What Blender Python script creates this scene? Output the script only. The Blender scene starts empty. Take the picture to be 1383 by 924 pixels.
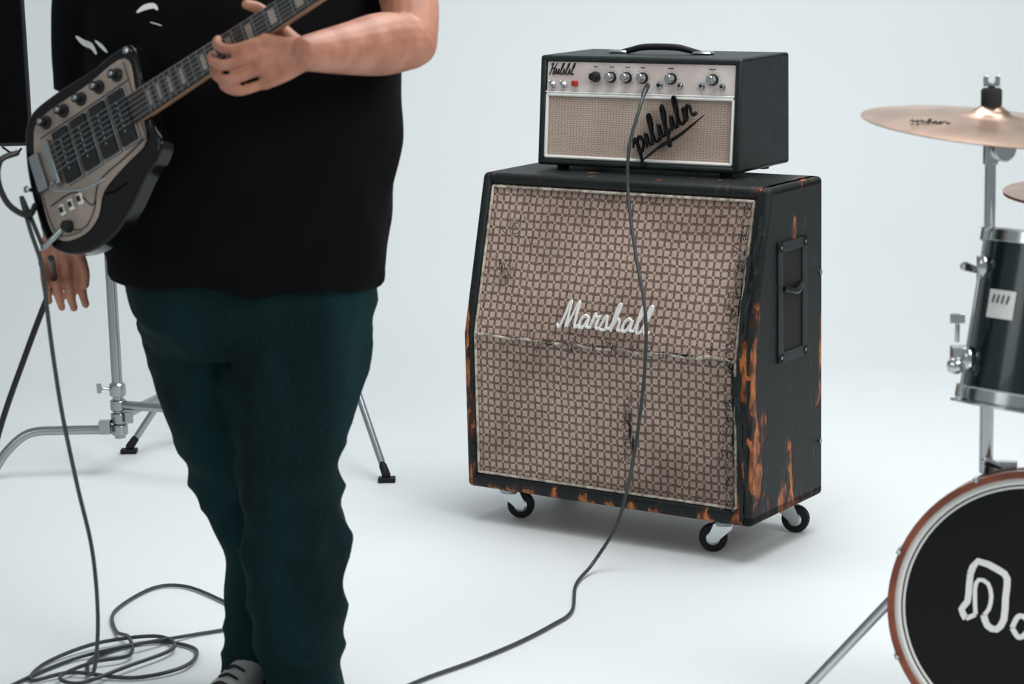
import bpy, bmesh, math, random
from mathutils import Vector, Matrix, noise
random.seed(4)
scene=bpy.context.scene
try:
    scene.view_settings.view_transform='Standard'; scene.view_settings.look='None'
except Exception: pass
V=Vector
# ------------------------------------------------------------------ materials
def nt(name):
    m=bpy.data.materials.new(name); m.use_nodes=True
    t=m.node_tree; b=t.nodes['Principled BSDF']; return m,t,b
def mat(name,col,rough=.5,metal=0.,col2=None,nscale=20,bump=0.,bscale=200,spec=.5,coat=0.,lo=.4,hi=.6,dist=.002):
    m,t,b=nt(name)
    b.inputs['Base Color'].default_value=(*col,1); b.inputs['Roughness'].default_value=rough
    b.inputs['Metallic'].default_value=metal; b.inputs['Specular IOR Level'].default_value=spec
    b.inputs['Coat Weight'].default_value=coat
    tc=t.nodes.new('ShaderNodeTexCoord')
    if col2 is not None:
        n=t.nodes.new('ShaderNodeTexNoise'); n.inputs['Scale'].default_value=nscale; n.inputs['Detail'].default_value=5
        t.links.new(tc.outputs['Object'],n.inputs['Vector'])
        r=t.nodes.new('ShaderNodeValToRGB'); r.color_ramp.elements[0].position=lo; r.color_ramp.elements[1].position=hi
        r.color_ramp.elements[0].color=(*col,1); r.color_ramp.elements[1].color=(*col2,1)
        t.links.new(n.outputs['Fac'],r.inputs['Fac']); t.links.new(r.outputs['Color'],b.inputs['Base Color'])
    if bump>0:
        n=t.nodes.new('ShaderNodeTexNoise'); n.inputs['Scale'].default_value=bscale; n.inputs['Detail'].default_value=3
        t.links.new(tc.outputs['Object'],n.inputs['Vector'])
        bp=t.nodes.new('ShaderNodeBump'); bp.inputs['Strength'].default_value=bump; bp.inputs['Distance'].default_value=dist
        t.links.new(n.outputs['Fac'],bp.inputs['Height']); t.links.new(bp.outputs['Normal'],b.inputs['Normal'])
    return m
class NB:
    def __init__(s,t): s.t=t
    def m(s,op,a,b=None,c=None):
        n=s.t.nodes.new('ShaderNodeMath'); n.operation=op
        for i,x in enumerate((a,b,c)):
            if x is None: continue
            if isinstance(x,(int,float)): n.inputs[i].default_value=x
            else: s.t.links.new(x,n.inputs[i])
        return n.outputs[0]
    def mix(s,f,c1,c2):
        n=s.t.nodes.new('ShaderNodeMix'); n.data_type='RGBA'
        for i,x in ((0,f),(6,c1),(7,c2)):
            if isinstance(x,(int,float)): n.inputs[i].default_value=x
            elif isinstance(x,tuple): n.inputs[i].default_value=(*x,1)
            else: s.t.links.new(x,n.inputs[i])
        return n.outputs[2]
    def noise(s,vec,scale,detail=4):
        n=s.t.nodes.new('ShaderNodeTexNoise'); n.inputs['Scale'].default_value=scale; n.inputs['Detail'].default_value=detail
        s.t.links.new(vec,n.inputs['Vector']); return n.outputs['Fac']
    def ramp(s,x,a,b):
        n=s.t.nodes.new('ShaderNodeMapRange'); n.inputs[1].default_value=a; n.inputs[2].default_value=b
        s.t.links.new(x,n.inputs[0]); return n.outputs[0]
def grille_mat(name,px,pz,light,light2,dark,lx=.3,lz=.3,warp=.010,amt0=.9,grime=.0):
    m,t,b=nt(name); q=NB(t)
    tc=t.nodes.new('ShaderNodeTexCoord'); sp=t.nodes.new('ShaderNodeSeparateXYZ'); t.links.new(tc.outputs['Object'],sp.inputs[0])
    n1=q.noise(tc.outputs['Object'],7,2); w=q.m('MULTIPLY',q.m('SUBTRACT',n1,.5),warp)
    n1b=q.noise(tc.outputs['Object'],45,2); wb=q.m('MULTIPLY',q.m('SUBTRACT',n1b,.5),warp*.45)
    w=q.m('ADD',w,wb)
    x=q.m('ADD',sp.outputs[0],w); z=q.m('ADD',sp.outputs[2],w)
    cx_=q.m('DIVIDE',x,px); cz_=q.m('DIVIDE',z,pz)
    dx=q.m('LESS_THAN',q.m('FRACT',cx_),lx); dz=q.m('LESS_THAN',q.m('FRACT',cz_),lz)
    ck=q.m('FRACT',q.m('MULTIPLY',q.m('ADD',q.m('FLOOR',cx_),q.m('FLOOR',cz_)),.5))
    ck=q.m('GREATER_THAN',ck,.25)
    both=q.m('MULTIPLY',dx,dz)
    d=q.m('SUBTRACT',q.m('MAXIMUM',dx,dz),q.m('MULTIPLY',both,q.m('MULTIPLY',ck,.9)))
    n2=q.noise(tc.outputs['Object'],5,6); n3=q.noise(tc.outputs['Object'],420,2)
    base=q.mix(q.ramp(n2,.35,.68),light,light2)
    base=q.mix(q.m('MULTIPLY',q.ramp(n3,.45,.8),.55),base,dark)
    g=q.m('MULTIPLY',q.ramp(q.noise(tc.outputs['Object'],3.2,9),.50,.72),grime)
    base=q.mix(g,base,(.13,.085,.06))
    amt=q.m('MULTIPLY',d,q.ramp(n3,.85,.35))
    c=q.mix(q.m('MULTIPLY',amt,amt0),base,dark)
    t.links.new(c,b.inputs['Base Color']); b.inputs['Roughness'].default_value=.9; b.inputs['Specular IOR Level'].default_value=.1
    bp=t.nodes.new('ShaderNodeBump'); bp.inputs['Strength'].default_value=.4; bp.inputs['Distance'].default_value=.002; bp.invert=True
    t.links.new(d,bp.inputs['Height']); t.links.new(bp.outputs['Normal'],b.inputs['Normal'])
    return m
def tolex_worn(name,W,D):
    m,t,b=nt(name); q=NB(t)
    tc=t.nodes.new('ShaderNodeTexCoord'); sp=t.nodes.new('ShaderNodeSeparateXYZ'); t.links.new(tc.outputs['Object'],sp.inputs[0])
    x,y,z=sp.outputs
    mp=t.nodes.new('ShaderNodeMapping'); mp.inputs['Scale'].default_value=(1,1,.36); t.links.new(tc.outputs['Object'],mp.inputs[0])
    n=q.noise(mp.outputs[0],25,10)
    rx=q.m('SUBTRACT',W,x)
    er=q.m('MULTIPLY',q.ramp(rx,.06,.01),q.ramp(y,.10,.0))
    er=q.m('MULTIPLY',er,q.m('MULTIPLY',q.ramp(z,.66,.46),1.06))
    # two long stripped patches: right edge 0.30-0.46 m high, left edge 0.44-0.55 m high
    bandr=q.m('MULTIPLY',q.ramp(q.m('ABSOLUTE',q.m('SUBTRACT',z,.40)),.10,.05),q.m('MULTIPLY',q.ramp(rx,.045,.025),q.ramp(y,.03,.01)))
    bandl=q.m('MULTIPLY',q.ramp(q.m('ABSOLUTE',q.m('SUBTRACT',z,.485)),.06,.03),q.ramp(x,.03,.015))
    el=q.m('MULTIPLY',q.ramp(x,.035,.008),q.ramp(z,.58,.52))
    el=q.m('MULTIPLY',el,.98)
    eb=q.m('MULTIPLY',q.ramp(z,.122,.092),.80)
    side=q.ramp(rx,.012,.0)
    ek=q.m('MULTIPLY',side,q.m('MULTIPLY',q.ramp(y,.31,D),q.m('MULTIPLY',q.ramp(z,.66,.45),.80)))
    ec=q.m('MULTIPLY',side,q.m('MULTIPLY',q.ramp(z,.17,.10),.80))
    et=q.m('MULTIPLY',q.ramp(z,.81,.842),q.m('MULTIPLY',q.ramp(rx,.12,.02),.42))
    e=q.m('MAXIMUM',q.m('MAXIMUM',er,el),q.m('MAXIMUM',q.m('MAXIMUM',eb,ek),q.m('MAXIMUM',et,ec)))
    e=q.m('ADD',e,q.m('MULTIPLY',q.m('MAXIMUM',bandr,bandl),.55))
    v=q.m('ADD',n,q.m('MULTIPLY',e,.185))
    mask=q.ramp(v,.668,.688)
    brown=q.ramp(v,.595,.655)
    w2=q.noise(mp.outputs[0],80,5)
    wood=q.mix(q.ramp(w2,.38,.66),(.09,.028,.012),(.60,.19,.055))
    fine=q.noise(tc.outputs['Object'],420,3)
    scuff=q.ramp(q.noise(tc.outputs['Object'],34,8),.62,.80)
    blk=q.mix(scuff,(.006,.0095,.010),(.042,.048,.045))
    c=q.mix(brown,blk,(.038,.016,.010)); c=q.mix(mask,c,wood)
    t.links.new(c,b.inputs['Base Color']); b.inputs['Roughness'].default_value=.5; b.inputs['Specular IOR Level'].default_value=.3
    bp=t.nodes.new('ShaderNodeBump'); bp.inputs['Strength'].default_value=.5; bp.inputs['Distance'].default_value=.002
    t.links.new(q.m('SUBTRACT',fine,q.m('MULTIPLY',brown,1.8)),bp.inputs['Height']); t.links.new(bp.outputs['Normal'],b.inputs['Normal'])
    return m
M={}
M['chrome']=mat('chrome',(.55,.58,.59),.18,1.,bump=.02)
M['steel']=mat('brushed_steel',(.36,.39,.40),.28,1.)
M['rubber']=mat('black_rubber',(.008,.008,.009),.6,spec=.3)
M['blackplastic']=mat('black_plastic',(.007,.008,.009),.35,spec=.4)
M['gloss']=mat('gloss_black',(.003,.003,.0035),.10,spec=.35)
M['cream']=mat('aged_cream',(.38,.31,.26),.35,col2=(.26,.205,.17),nscale=12)
M['shoe']=mat('shoe_canvas',(.45,.45,.44),.7)
M['panel']=mat('control_panel',(.68,.61,.575),.4,col2=(.58,.50,.47),nscale=12)
M['white']=mat('white_plastic',(.80,.80,.77),.4)
M['piping']=mat('piping',(.60,.55,.46),.5,col2=(.26,.21,.165),nscale=60)
M['red']=mat('red_jewel',(.42,.02,.015),.2)
M['tolex']=mat('black_tolex',(.0065,.0115,.0115),.46,col2=(.011,.018,.018),nscale=40,bump=.3,bscale=420,dist=.0015,spec=.35)
M['cable']=mat('grey_cable',(.035,.045,.045),.45)
M['cableb']=mat('black_cable',(.008,.008,.009),.4)
M['skin']=mat('skin',(.36,.145,.088),.5,col2=(.47,.21,.135),nscale=22,bump=.2,bscale=150,dist=.001)
M['hair']=mat('dark_hair',(.02,.013,.01),.6,bump=.6,bscale=120)
M['shirt']=mat('black_cotton',(.0028,.0028,.0034),.9,bump=.2,bscale=500,spec=.1,dist=.001)
M['flag']=mat('black_duvetyne',(.003,.003,.004),.95,bump=.2,spec=.05)
M['fret']=mat('dark_rosewood',(.016,.011,.010),.45,col2=(.03,.02,.016),nscale=60)
M['maple']=mat('neck_maple',(.28,.16,.095),.35)
M['hoop']=mat('hoop_mahogany',(.19,.050,.026),.3,col2=(.30,.085,.042),nscale=18,coat=.2)
M['drum']=mat('drum_wrap',(.004,.016,.016),.2,coat=.3)
M['headblk']=mat('black_drumhead',(.004,.004,.005),.35,spec=.3)
M['bronze']=mat('cymbal_bronze',(.42,.275,.20),.30,1.,col2=(.58,.40,.31),nscale=9,bump=.1,bscale=90)
M['eye']=mat('eye',(.8,.8,.78),.2)
M['nail']=mat('fingernail',(.55,.30,.23),.3)
M['thread']=mat('frayed_thread',(.30,.25,.20),.9)
M['felt']=mat('felt',(.02,.02,.022),.9)
def denim():
    m,t,b=nt('dark_denim'); q=NB(t); tc=t.nodes.new('ShaderNodeTexCoord')
    mp=t.nodes.new('ShaderNodeMapping'); mp.inputs['Scale'].default_value=(1,1,.3); t.links.new(tc.outputs['Object'],mp.inputs[0])
    a=q.noise(mp.outputs[0],5,3); f_=q.noise(mp.outputs[0],300,3)
    c=q.mix(q.ramp(a,.36,.70),(.0026,.0105,.0125),(.0062,.0290,.0310))
    c=q.mix(q.m('MULTIPLY',q.ramp(f_,.5,.8),.35),c,(.012,.042,.044))
    t.links.new(c,b.inputs['Base Color']); b.inputs['Roughness'].default_value=.88; b.inputs['Specular IOR Level'].default_value=.12
    bp=t.nodes.new('ShaderNodeBump'); bp.inputs['Strength'].default_value=.35; bp.inputs['Distance'].default_value=.001
    t.links.new(f_,bp.inputs['Height']); t.links.new(bp.outputs['Normal'],b.inputs['Normal']); return m
M['denim']=denim()
# ------------------------------------------------------------------ mesh builder
def catmull(P,res):
    if len(P)<3 or res<=1: return [tuple(p) for p in P]
    out=[]
    n=len(P)
    for i in range(n-1):
        p0=P[max(i-1,0)];p1=P[i];p2=P[i+1];p3=P[min(i+2,n-1)]
        for k in range(res):
            t=k/res
            out.append(tuple(.5*((2*b)+(-a+c)*t+(2*a-5*b+4*c-d)*t*t+(-a+3*b-3*c+d)*t**3) for a,b,c,d in zip(p0,p1,p2,p3)))
    out.append(tuple(P[-1])); return out
class B:
    def __init__(s): s.v=[];s.f=[]
    def add(s,v,f):
        o=len(s.v); s.v+= [tuple(x) for x in v]; s.f+=[tuple(i+o for i in q) for q in f]; return s
    def box(s,c,sz,R=None):
        c=V(c);v=[]
        for x in(-.5,.5):
            for y in(-.5,.5):
                for z in(-.5,.5):
                    p=V((x*sz[0],y*sz[1],z*sz[2])); 
                    if R is not None:p=R@p
                    v.append(c+p)
        return s.add(v,[(0,1,3,2),(4,6,7,5),(0,4,5,1),(2,3,7,6),(0,2,6,4),(1,5,7,3)])
    def rings(s,R,cap=True):
        n=len(R[0]);v=[p for r in R for p in r];f=[]
        for i in range(len(R)-1):
            for j in range(n):
                k=(j+1)%n; f.append((i*n+j,i*n+k,(i+1)*n+k,(i+1)*n+j))
        if cap: f.append(tuple(reversed(range(n)))); f.append(tuple((len(R)-1)*n+j for j in range(n)))
        return s.add(v,f)
    def sweep(s,pts,rad,n=10,res=6,rnd=False,closed=False):
        if not isinstance(rad,(list,tuple)): rad=[rad]*len(pts)
        Q=catmull([tuple(p)+(r,) for p,r in zip(pts,rad)],res)
        P=[V(q[:3]) for q in Q]; rr=[max(q[3],.0002) for q in Q]
        T=[]
        for i in range(len(P)):
            d=P[min(i+1,len(P)-1)]-P[max(i-1,0)]; T.append(d.normalized() if d.length>1e-9 else V((0,0,1)))
        if rnd:
            a,b=[],[]
            for o,k in((1.,.05),(.85,.53),(.5,.87)):
                a.append((P[0]-T[0]*rr[0]*o,rr[0]*k)); b.insert(0,(P[-1]+T[-1]*rr[-1]*o,rr[-1]*k))
            P=[x[0] for x in a]+P+[x[0] for x in b]; rr=[x[1] for x in a]+rr+[x[1] for x in b]; T=[T[0]]*3+T+[T[-1]]*3
        up=V((0,0,1)) if abs(T[0].z)<.9 else V((1,0,0))
        N=(up-T[0]*up.dot(T[0])).normalized(); R=[]
        for i in range(len(P)):
            N=(N-T[i]*N.dot(T[i])).normalized(); Bn=T[i].cross(N)
            R.append([P[i]+(N*math.cos(2*math.pi*j/n)+Bn*math.sin(2*math.pi*j/n))*rr[i] for j in range(n)])
        return s.rings(R)
    def cyl(s,p0,p1,r,r1=None,n=20): return s.sweep([p0,p1],[r,r if r1 is None else r1],n=n,res=1)
    def lathe(s,prof,o=(0,0,0),ax=(0,0,1),n=40,cap=True):
        o=V(o);q=V((0,0,1)).rotation_difference(V(ax).normalized())
        R=[]
        for r,h in prof: R.append([o+q@V((r*math.cos(2*math.pi*j/n),r*math.sin(2*math.pi*j/n),h)) for j in range(n)])
        return s.rings(R,cap)
    def torus(s,o,ax,R,r,n=48,m=8,sq=None):
        o=V(o);q=V((0,0,1)).rotation_difference(V(ax).normalized());v=[];f=[]
        for i in range(n):
            a=2*math.pi*i/n
            for j in range(m):
                b=2*math.pi*j/m+ (math.pi/4 if sq else 0)
                x,h=(r*math.cos(b),r*math.sin(b)) if not sq else ((sq[0] if math.cos(b)>0 else -sq[0]),(sq[1] if math.sin(b)>0 else -sq[1]))
                v.append(o+q@V(((R+x)*math.cos(a),(R+x)*math.sin(a),h)))
        for i in range(n):
            for j in range(m):
                f.append((i*m+j,((i+1)%n)*m+j,((i+1)%n)*m+(j+1)%m,i*m+(j+1)%m))
        return s.add(v,f)
    def ball(s,c,r,n=16,m=10):
        if not isinstance(r,(tuple,list)): r=(r,r,r)
        R=[]
        for i in range(1,m):
            a=-math.pi/2+math.pi*i/m
            R.append([V((c[0]+r[0]*math.cos(a)*math.cos(2*math.pi*j/n),c[1]+r[1]*math.cos(a)*math.sin(2*math.pi*j/n),c[2]+r[2]*math.sin(a))) for j in range(n)])
        return s.rings(R)
    def prism(s,poly,fr,c0,c1):
        a=[fr(x,y,c0) for x,y in poly]; b=[fr(x,y,c1) for x,y in poly]; return s.rings([a,b])
    def build(s,name,mt,parent=None,smooth=True,bevel=0,segs=2,ang=40):
        me=bpy.data.meshes.new(name); me.from_pydata(s.v,[],s.f); me.update()
        bm=bmesh.new(); bm.from_mesh(me); bmesh.ops.recalc_face_normals(bm,faces=bm.faces); bm.to_mesh(me); bm.free()
        ob=bpy.data.objects.new(name,me); bpy.context.collection.objects.link(ob)
        me.materials.append(M[mt] if isinstance(mt,str) else mt)
        if parent: ob.parent=parent
        if bevel>0:
            b=ob.modifiers.new('bev','BEVEL'); b.width=bevel;b.segments=segs;b.limit_method='ANGLE';b.angle_limit=math.radians(35)
        if smooth:
            me.polygons.foreach_set('use_smooth',[True]*len(me.polygons))
            try: me.set_sharp_from_angle(angle=math.radians(ang))
            except Exception: pass
        return ob
    def organic(s,name,mt,parent,vox,iters=6,disp=None,fac=.6):
        ob=s.build(name,mt,parent,smooth=False)
        r=ob.modifiers.new('r','REMESH'); r.mode='VOXEL'; r.voxel_size=vox; r.use_smooth_shade=True
        k=ob.modifiers.new('s','SMOOTH'); k.factor=fac;k.iterations=iters
        bpy.context.view_layer.update()
        dg=bpy.context.evaluated_depsgraph_get()
        me=bpy.data.meshes.new_from_object(ob.evaluated_get(dg))
        ob.modifiers.clear(); ob.data=me
        if not me.materials: me.materials.append(M[mt])
        if disp:
            nr=[v.normal.copy() for v in me.vertices]
            for v,nn in zip(me.vertices,nr): v.co=v.co+nn*disp(v.co,nn)
        me.polygons.foreach_set('use_smooth',[True]*len(me.polygons)); me.update()
        return ob
def empty(name,loc=(0,0,0),rz=0.):
    e=bpy.data.objects.new(name,None); e.location=loc; e.rotation_euler=(0,0,rz); e.empty_display_size=.1
    bpy.context.collection.objects.link(e); return e
# ------------------------------------------------------------------ cyclorama room
cyc=mat('cyclorama_paint',(.765,.805,.812),.6,col2=(.79,.828,.835),nscale=1.3,bump=.03,bscale=60,lo=.3,hi=.7)
b=B(); b.add([(-7,-3,0),(7,-3,0),(7,7.2,0),(-7,7.2,0)],[(0,1,2,3)]); b.build('floor',cyc,smooth=False)
b=B(); v=[];R=1.3
prof=[(7.2+R*math.sin(a),R-R*math.cos(a)) for a in [math.pi/2*i/24 for i in range(25)]]+[(8.5,5.0)]
for y,z in prof: v+=[(-7,y,z),(7,y,z)]
f=[(2*i,2*i+1,2*i+3,2*i+2) for i in range(len(prof)-1)]
b.add(v,f); ob=b.build('wall_back',cyc)
# ------------------------------------------------------------------ speaker cabinet
W,H,D,S=.783,.755,.352,.10
cz=.0866
cab=empty('speaker_cabinet',(-.1179,5.427,0),-.6084)
tw=tolex_worn('worn_tolex',W,D)
K=.378
def prof_pts(off): return [(0+off,cz),(D,cz),(D,cz+H),(S+off,cz+H),(0+off,cz+K)]
fx=lambda y,z,x:V((x,y,z))
b=B()
b.prism(prof_pts(0),fx,0,.026); b.prism(prof_pts(0),fx,W-.038,W)
b.prism([(S-.002,cz+H-.028),(D,cz+H-.028),(D,cz+H),(S,cz+H)],fx,.0,W)
b.prism([(0,cz),(D,cz),(D,cz+.034),(0,cz+.034)],fx,.0,W)
b.build('shell',tw,cab,bevel=.012,segs=4)
b=B()
b.prism([(.014,cz+.03),(D-.006,cz+.03),(D-.006,cz+H-.02),(S+.010,cz+H-.02),(.014,cz+K)],fx,.02,W-.03)
b.build('grille_cloth',grille_mat('checker_grille',.0192,.0192,(.64,.48,.405),(.50,.365,.30),(.024,.015,.013),.33,.33,.013,.95,.6),cab,smooth=False)
def slant(z): return 0.0 if z<cz+K else S*(z-cz-K)/(H-K)
b=B()
x0,x1,z0,z1=.030,W-.043,cz+.038,cz+H-.032
def fp(x,z,o=.010): return V((x,slant(z)+o,z))
zk=cz+K
for P in ([fp(x0,z0),fp(x1,z0)],[fp(x0,z1),fp(x1,z1)],[fp(x0,z0),fp(x0,zk),fp(x0,z1)],[fp(x1,z0),fp(x1,zk),fp(x1,z1)]):
    b.sweep(P,.0034,n=8,res=1)
b.build('grille_piping','piping',cab)
b=B()
P=[fp(x0+(x1-x0)*i/40,zk+.004*math.sin(i*.9)*random.random()-.006*math.sin(i/40*math.pi),.010) for i in range(41)]
b.sweep(P,[.0022+.002*random.random() for _ in P],n=6,res=2)
b.build('kink_seam','piping',cab)
b=B(); b3=B()
for i in range(400):
    if i<200: x=x1-.004-abs(random.gauss(0,.015)); z=random.uniform(z0,z1)
    elif i<320: x=random.uniform(.10,.74); z=zk+random.gauss(0,.006)
    elif i<360: x=.46+random.gauss(0,.005); z=random.uniform(.2,.36)
    else: x=random.choice([.09,.12])+random.gauss(0,.01); z=random.choice([.62,.71])+random.gauss(0,.012)
    p=fp(x,z,.008); a=random.uniform(0,6.28); L_=random.uniform(.01,.03)
    q=p+V((math.cos(a)*L_*.6,-random.uniform(.003,.012),math.sin(a)*L_)); m_=(p+q)/2+V((random.gauss(0,.004),-.005,random.gauss(0,.004)))
    (b if i%2 else b3).sweep([p,m_,q],.0007 if i%2 else .0010,n=4,res=3)
b.build('frayed_threads','thread',cab); b3.build('dark_threads','cableb',cab)
b=B()
def tear(x,z,w_,h_,n_=14):
    pts=[]
    for i in range(n_):
        a=2*math.pi*i/n_; k=random.uniform(.55,1.1); pts.append(fp(x+w_*math.cos(a)*k,z+h_*math.sin(a)*k,.0125))
    b.add(pts,[tuple(range(n_))])
tear(.460,.285,.004,.045); tear(.468,.24,.003,.03); tear(.727,.45,.012,.018); tear(.733,.40,.007,.05); tear(.735,.60,.005,.06); tear(.733,.27,.006,.06); tear(.70,.462,.02,.004); tear(.60,.463,.03,.003)
b.build('cloth_tears','rubber',cab,smooth=False)
b=B()
for k in range(22):
    z=random.uniform(.15,.83); L_=random.uniform(.05,.14); x=W-random.uniform(-.001,.035)
    n_=7; l=[];r=[]
    for i in range(n_):
        t=i/(n_-1); zz=max(z-L_*t,.1); w_=.008*(1-t*.6)*random.uniform(.6,1.2); o=-.002-.010*math.sin(t*3)*random.random()
        l.append(V((x-w_,slant(zz)+o,zz))); r.append(V((x+w_*.6,slant(zz)+o+.002,zz)))
    b.add(l+r,[(i,i+1,n_+i+1,n_+i) for i in range(n_-1)])
b.build('torn_vinyl','tolex',cab)
# side handle
b=B(); xs=W
hy0,hy1,hz0,hz1=.125,.265,.44,.715
for c_,s_ in (((xs+.002,(hy0+hy1)/2,hz0+.012),(.006,hy1-hy0,.024)),((xs+.002,(hy0+hy1)/2,hz1-.012),(.006,hy1-hy0,.024)),((xs+.002,hy0+.012,(hz0+hz1)/2),(.006,.024,hz1-hz0)),((xs+.002,hy1-.012,(hz0+hz1)/2),(.006,.024,hz1-hz0))):
    b.box(c_,s_)
b.build('side_handle_frame','tolex',cab,bevel=.002)
b=B(); b.box((xs+.0008,(hy0+hy1)/2,(hz0+hz1)/2),(.001,hy1-hy0-.04,hz1-hz0-.04)); b.build('side_handle_recess','rubber',cab,smooth=False)
b=B(); b.sweep([(xs+.003,hy0+.026,(hz0+hz1)/2+.03),(xs+.012,(hy0+hy1)/2,(hz0+hz1)/2+.02),(xs+.003,hy1-.026,(hz0+hz1)/2+.03)],.008,n=8); 
b.build('side_handle_grip','blackplastic',cab)
b=B()
for yy in(hy0+.012,hy1-.012):
    for zz in (hz0+.012,hz1-.012): b.cyl((xs+.004,yy,zz),(xs+.007,yy,zz),.004,n=10)
for zz in(.62,.22): 
    b.cyl((xs-.001,D-.02,zz),(xs+.005,D-.02,zz),.006,n=10)
b.build('screws','steel',cab)
def caster(bw,bc,x,y,ang):
    R_=.033; c_,s_=math.cos(ang),math.sin(ang)
    o=V((x+.026*c_,y+.026*s_,R_)); ax=V((-s_,c_,0))
    bw.lathe([(R_*.55,-.011),(R_*.93,-.011),(R_,-.007),(R_,.007),(R_*.93,.011),(R_*.55,.011)],o,ax,24)
    bc.lathe([(.004,-.016),(.016,-.013),(.016,.013),(.004,.016)],o,ax,16)
    bc.box((x,y,cz-.003),(.075,.06,.004),Matrix.Rotation(ang,3,'Z'))
    bc.lathe([(.024,-.018),(.028,-.009),(.022,0)],(x,y,cz-.005),(0,0,1),20)
    for sd in(-1,1):
        o2=V((x,y,0))+ax*sd*.0155
        poly=[(-.020,cz-.018),(.024,cz-.018),(.038,R_+.004),(.032,R_-.010),(.018,R_-.008),(-.018,cz-.030)]
        bc.prism(poly,lambda a,z_,c,o2=o2,ax=ax,c_=c_,s_=s_:V((o2.x+a*c_,o2.y+a*s_,z_))+ax*c,-.0015,.0015)
bw=B();bc=B()
caster(bw,bc,.075,.075,.5); caster(bw,bc,W-.11,.075,3.6); caster(bw,bc,W-.07,D-.06,.3); caster(bw,bc,.08,D-.07,1.0)
bw.build('caster_wheels','rubber',cab); bc.build('caster_forks','chrome',cab)
# script lettering strokes
L={'M':([[(0,.12),(.06,0),(.16,.12),(.26,.6),(.36,1.02),(.40,.55),(.42,.03),(.56,.45),(.74,1.02),(.76,.5),(.80,.04),(.95,.1)]],.92),
'a':([[(.42,.42),(.26,.5),(.08,.30),(.12,.03),(.30,.10),(.44,.46),(.42,.10),(.60,.06)]],.56),
'r':([[(0,.05),(.09,.35),(.13,.60)],[(.13,.60),(.20,.48),(.34,.50)],[(.34,.50),(.28,.25),(.31,.05),(.46,.07)]],.44),
's':([[(0,.05),(.2,.55),(.28,.28),(.28,.04),(.10,.02)],[(.26,.06),(.46,.08)]],.44),
'h':([[(0,.05),(.22,.6),(.28,1.0),(.18,.95),(.12,.4),(.12,.0)],[(.12,.12),(.28,.46),(.40,.36),(.40,.06),(.54,.06)]],.52),
'l':([[(0,.05),(.2,.6),(.27,1.0),(.16,.95),(.12,.25),(.20,.0),(.36,.06)]],.34),
'i':([[(0,.05),(.14,.5),(.14,.1),(.28,.05)]],.26),
'u':([[(0,.05),(.14,.5),(.14,.1),(.28,.05),(.42,.5),(.42,.1),(.54,.05)]],.52),
'n':([[(0,.05),(.1,.5),(.1,.02),(.24,.45),(.36,.4),(.36,.08),(.5,.05)]],.48),
'f':([[(0,.05),(.22,.6),(.28,1.0),(.18,.95),(.12,.4),(.10,-.4),(.02,-.3),(.2,.05),(.34,.1)]],.32),
'H':([[(.05,.85),(.2,1.),(.2,.5),(.12,0)],[(.12,.45),(.5,.6)],[(.62,1.05),(.5,.5),(.46,.02),(.6,.05)]],.6),
'p':([[(-.05,.35),(.14,.55),(.10,-.45)],[(.12,.35),(.3,.55),(.4,.3),(.25,.05),(.12,.12)]],.46)}
def script(bb,word,fr,h,r,shear=.18,sc=1.):
    x=0
    for ch in word:
        st,w=L[ch]
        for s_ in st:
            pts=[fr((x+p[0]*sc+p[1]*shear)*h,p[1]*h) for p in s_]
            rr=[r*(.7+.6*abs(math.sin(i*1.3))) for i in range(len(pts))]
            bb.sweep(pts,rr,n=6,res=6,rnd=True)
        x+=w*sc
    return x*h
b=B(); script(b,'Marshall',lambda x,z:V((.266+x,slant(.502+z)-.001,.502+z+.01*x)),.060,.0033)
b.build('script_badge','white',cab)
# ------------------------------------------------------------------ amplifier head
hw,hd,hh,hs=.547,.261,.261,.026
hz=cz+H+.012
amp=empty('guitar_amplifier_head',(.071,5.537,hz),-.5973)
def ap(z): return hs*z/hh
pp=[(0,0),(hd,0),(hd,hh),(hs,hh)]
b=B()
b.prism(pp,fx,0,.016); b.prism(pp,fx,hw-.016,hw)
b.prism([(hs*.95,hh-.014),(hd,hh-.014),(hd,hh),(hs,hh)],fx,0,hw); b.prism([(0,0),(hd,0),(hd,.016),(.002,.016)],fx,0,hw)
b.prism([(.05,.01),(hd-.004,.01),(hd-.004,hh-.01),(.05,hh-.01)],fx,.01,hw-.01)
b.build('shell','tolex',amp,bevel=.007,segs=3)
def hp(x,z,o=.0): return V((x,ap(z)+o,z))
def plate(name,mt,xa,xb,za,zb,o0,o1,bevel=0):
    q=B(); q.rings([[hp(xa,za,o0),hp(xb,za,o0),hp(xb,zb,o0),hp(xa,zb,o0)],[hp(xa,za,o1),hp(xb,za,o1),hp(xb,zb,o1),hp(xa,zb,o1)]]); return q.build(name,mt,amp,smooth=False,bevel=bevel)
plate('control_panel','panel',.018,hw-.018,.176,.246,.006,.03,.001)
plate('grille_cloth',grille_mat('fine_grille',.0085,.0052,(.64,.53,.45),(.54,.43,.36),(.15,.085,.065),.22,.34,.004,.75,.2),.018,hw-.018,.016,.170,.010,.03)
b=B()
for P in ([(.02,.02),(hw-.02,.02)],[(.02,.168),(hw-.02,.168)],[(.02,.02),(.02,.168)],[(hw-.02,.02),(hw-.02,.168)]):
    b.sweep([hp(P[0][0],P[0][1],.006),hp(P[1][0],P[1][1],.006)],.0042,n=8,res=1)
b.sweep([hp(.017,.174,.004),hp(hw-.017,.174,.004)],.0022,n=6,res=1)
b.build('white_piping','white',amp)
b=B(); k=B(); rg=B()
nrm=V((0,-1,.1)).normalized()
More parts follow.
